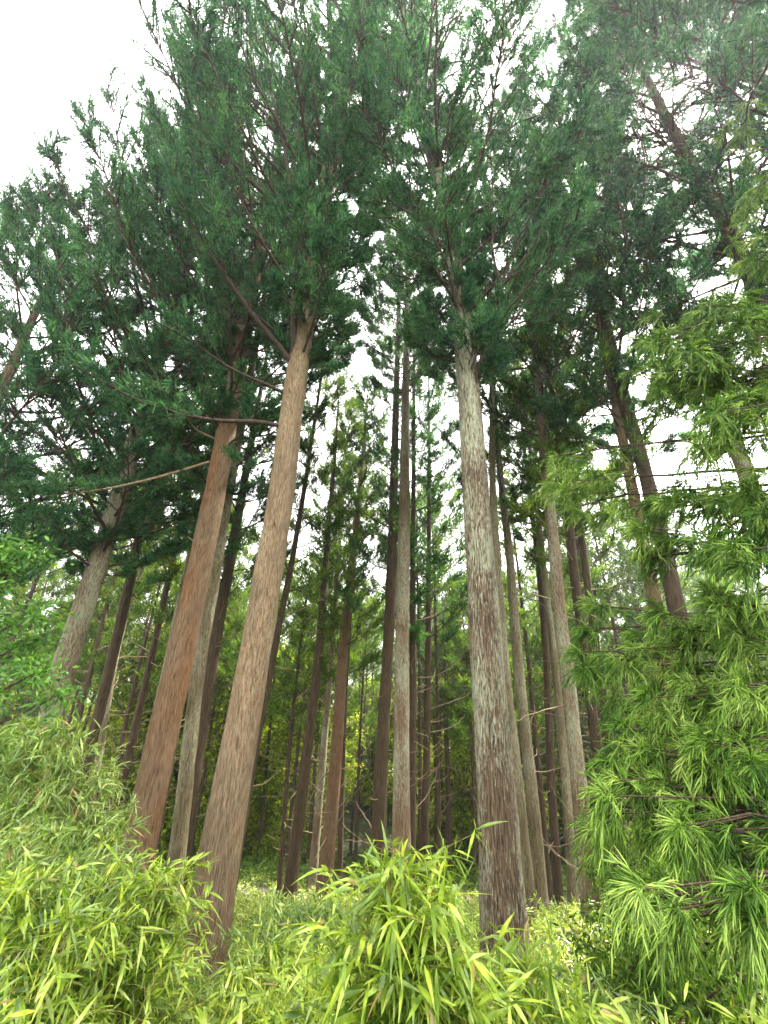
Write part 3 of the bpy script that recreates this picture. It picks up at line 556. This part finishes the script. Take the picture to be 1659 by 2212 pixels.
def tipset(pts, Y, n, jit=18, jy=0.25):
    "n tips jittered round the outline points"
    out = []
    for k in range(n):
        x, y = pts[k % len(pts)] if k < len(pts) else pts[rb.integers(len(pts))]
        s = 0.25 if k < len(pts) else 1.0
        up_ = rb.exponential(22) if rb.uniform() < 0.3 else 0
        out.append(at(x + rb.normal() * jit * s, y + abs(rb.normal()) * jit * s - up_, Y + rb.normal() * jy * s))
    return out
bamboo('bamboo_clump', 'bright lime green bamboo bush with a pointed tip, front and centre',
       tipset([(872, 1880), (850, 1930), (905, 1960), (810, 2010), (945, 2020), (770, 2080), (985, 2080), (730, 2160), (1000, 2150), (870, 2040), (680, 2230), (1010, 2230), (900, 2130), (810, 2130)], 1.75, 30, 20, 0.12), 300, BAMBOO, 0.115, 0.0075)
bamboo('bamboo_clump', 'front left bamboo with broad pale leaves in the bottom left corner',
       tipset([(20, 1910), (90, 1880), (140, 1970), (60, 2030), (190, 2050), (110, 2110), (20, 2150), (180, 2200)], 2.3, 30, 26, 0.15), 301, BAMBOO, 0.105, 0.0068)
bamboo('bamboo_clump', 'bamboo bush reaching up in front of the foot of the thick reddish-brown trunk',
       tipset([(325, 1880), (275, 1940), (340, 1950), (240, 2010), (350, 2040), (300, 2060), (260, 2130), (320, 2170), (200, 2110)], 2.6, 30, 20, 0.15), 302, BAMBOO, 0.10, 0.0068)
bamboo('bamboo_clump', 'small bamboo sprig in front of the foot of the lichen-flaked trunk',
       tipset([(1135, 2085), (1180, 2100), (1090, 2180), (1150, 2160), (1225, 2150)], 2.2, 9, 14, 0.12), 303, BAMBOO, 0.12, 0.0075)
bamboo('bamboo_clump', 'dull green bamboo low at the foot of the right-hand reddish-brown cedar',
       tipset([(1210, 2150), (1260, 2130), (1300, 2170), (1190, 2220), (1320, 2210)], 3.0, 16, 24, 0.2), 304, BAMBOO_PALE, 0.12, 0.0075)
bamboo('bamboo_clump', 'low bamboo at bottom between the greyish-pink trunk and the bright centre bush',
       tipset([(580, 2200), (620, 2170), (650, 2180), (560, 2270), (600, 2260), (530, 2290), (680, 2120)], 2.6, 22, 28, 0.2), 305, BAMBOO, 0.115, 0.0075)
bamboo('bamboo_clump', 'tall greyish-green bamboo thicket edge on the far left below the leftmost trunk',
       tipset([(30, 1560), (100, 1570), (170, 1560), (220, 1640), (60, 1650), (140, 1680), (20, 1720), (200, 1740), (90, 1760)], 4.6, 44, 40, 0.3), 306, BAMBOO_PALE, 0.13, 0.0085, down=2.0)
bamboo('bamboo_clump', 'bamboo mound at left, behind the bottom left corner bush',
       tipset([(20, 1800), (120, 1800), (220, 1830), (260, 1880), (160, 1860)], 3.6, 30, 34, 0.25), 307, BAMBOO_PALE, 0.125, 0.008, down=1.6)
bamboo('bamboo_clump', 'bamboo bank right of the greyish-pink trunk, in the shade of the stand',
       tipset([(575, 2010), (610, 1985), (660, 1985), (710, 1955), (750, 1995), (620, 2050), (690, 2050)], 5.2, 44, 30, 0.4), 308, BAMBOO_PALE, 0.13, 0.0085, down=1.6)
bamboo('bamboo_clump', 'bamboo close beside the right side of the foot of the greyish-pink trunk',
       tipset([(540, 2080), (580, 2060), (620, 2075), (560, 2120), (660, 2060), (510, 2140), (600, 2130)], 4.0, 40, 24, 0.25), 309, BAMBOO, 0.12, 0.008)
bamboo('bamboo_clump', 'thin bamboo just left of the foot of the greyish-pink trunk',
       tipset([(380, 2110), (340, 2090), (300, 2080), (400, 2150), (360, 2160)], 4.2, 26, 20, 0.25), 310, BAMBOO_PALE, 0.12, 0.008)
# low bamboo leaves covering the slope
def cover():
    rng = np.random.default_rng(400); cu = Acc()
    n = 9000; y = rng.uniform(1.31, 4.9, n) ** 2 ; x = rng.uniform(-1, 1, n) * (y * 1.15 + 1); keep = (rng.uniform(size=n) < np.where(x > 0.35 * y + 1.0, 0.35, 1))
    x, y = x[keep], y[keep]; n = len(x); z = ground_z(x, y)
    P0 = np.stack([x, y, z - 0.03], -1); D = nrm(np.stack([rng.normal(size=n) * 0.25, rng.normal(size=n) * 0.25 - 0.1, np.ones(n)], -1)); H = rng.uniform(0.3, 1.15, n)
    H = np.minimum(H, np.maximum(0.25, (CAMZ - np.where(y < 6.3, 0.60, 0.44) * y) - z))
    be = np.zeros((n, 3)); be[:, 1] = -0.1
    strands(cu, P0, D, H, np.full(n, 0.003), be, [1, 0.9, 0.7, 0.4], 3, 1, rng)
    k = 4; i = np.repeat(np.arange(n), k * 5); s = np.repeat(rng.uniform(0.35, 1.0, n * k), 5)[:, None]
    P = P0[i] + D[i] * H[i, None] * s + be[i] * H[i, None] * s ** 2; N = len(P)
    d = nrm(np.repeat(rng.normal(size=(n * k, 3)), 5, 0) * np.array([1, 1, 0.3]) + rng.normal(size=(N, 3)) * 0.5 + np.array([0, 0, 0.05])); b = np.zeros((N, 3)); b[:, 2] = -rng.uniform(0.0, 0.4, N)
    strands(cu, P + d * 0.04, d, 0.13 * rng.uniform(0.6, 1.2, N), 0.009 * rng.uniform(0.7, 1.2, N), b, [0.15, 1.0, 0.8, 0.03], 'leaf', 0, rng, fold=0.25)
    n = 5200; y = rng.uniform(19, 38, n); x = rng.uniform(-1, 1, n) * y * 1.1; P0 = np.stack([x, y, ground_z(x, y)], -1); i = np.repeat(np.arange(n), 14); N = len(i)
    P = P0[i] + rng.normal(size=(N, 3)) * np.array([0.3, 0.3, 0]) + np.array([0, 0, 1]) * rng.uniform(0, 0.9, (N, 1)) * (0.4 + 0.6 * np.sin(x * 0.9 + y)[i, None] ** 2)
    d = nrm(rng.normal(size=(N, 3)) * np.array([1, 1, 0.4]) + np.array([0, 0, 0.25])); b = np.zeros((N, 3)); b[:, 2] = -0.3
    strands(cu, P, d, 0.26 * rng.uniform(0.6, 1.3, N), 0.02 * rng.uniform(0.7, 1.2, N), b, [0.15, 1.0, 0.05], 2, 2, rng)
    kind(cu.build('ground_cover', [BAMBOO, CULM, CEDAR_FAR]), 'stuff')
cover()

# ------------------------------------------------------------------ added scattering volume imitating lens-flare veil and sun glow
def flare_veil():
    a = Acc(); x0, x1, y0, y1, z0, z1 = -950, 950, -950, 950, -60, 90
    V = [(x, y, z) for z in (z0, z1) for x, y in ((x0, y0), (x1, y0), (x1, y1), (x0, y1))]
    a.add(V, [(0, 3, 2, 1), (4, 5, 6, 7), (0, 1, 5, 4), (1, 2, 6, 5), (2, 3, 7, 6), (3, 0, 4, 7)])
    m, t, N, Lk = new_mat('veil_scatter'); v = N('VolumePrincipled'); v.inputs['Density'].default_value = 0.002
    v.inputs['Color'].default_value = (0.9, 0.94, 1, 1); v.inputs['Anisotropy'].default_value = 0.7
    o = N('OutputMaterial'); Lk(v.outputs[0], o.inputs['Volume'])
    h = kind(a.build('flare_veil', m), 'stuff')
flare_veil()
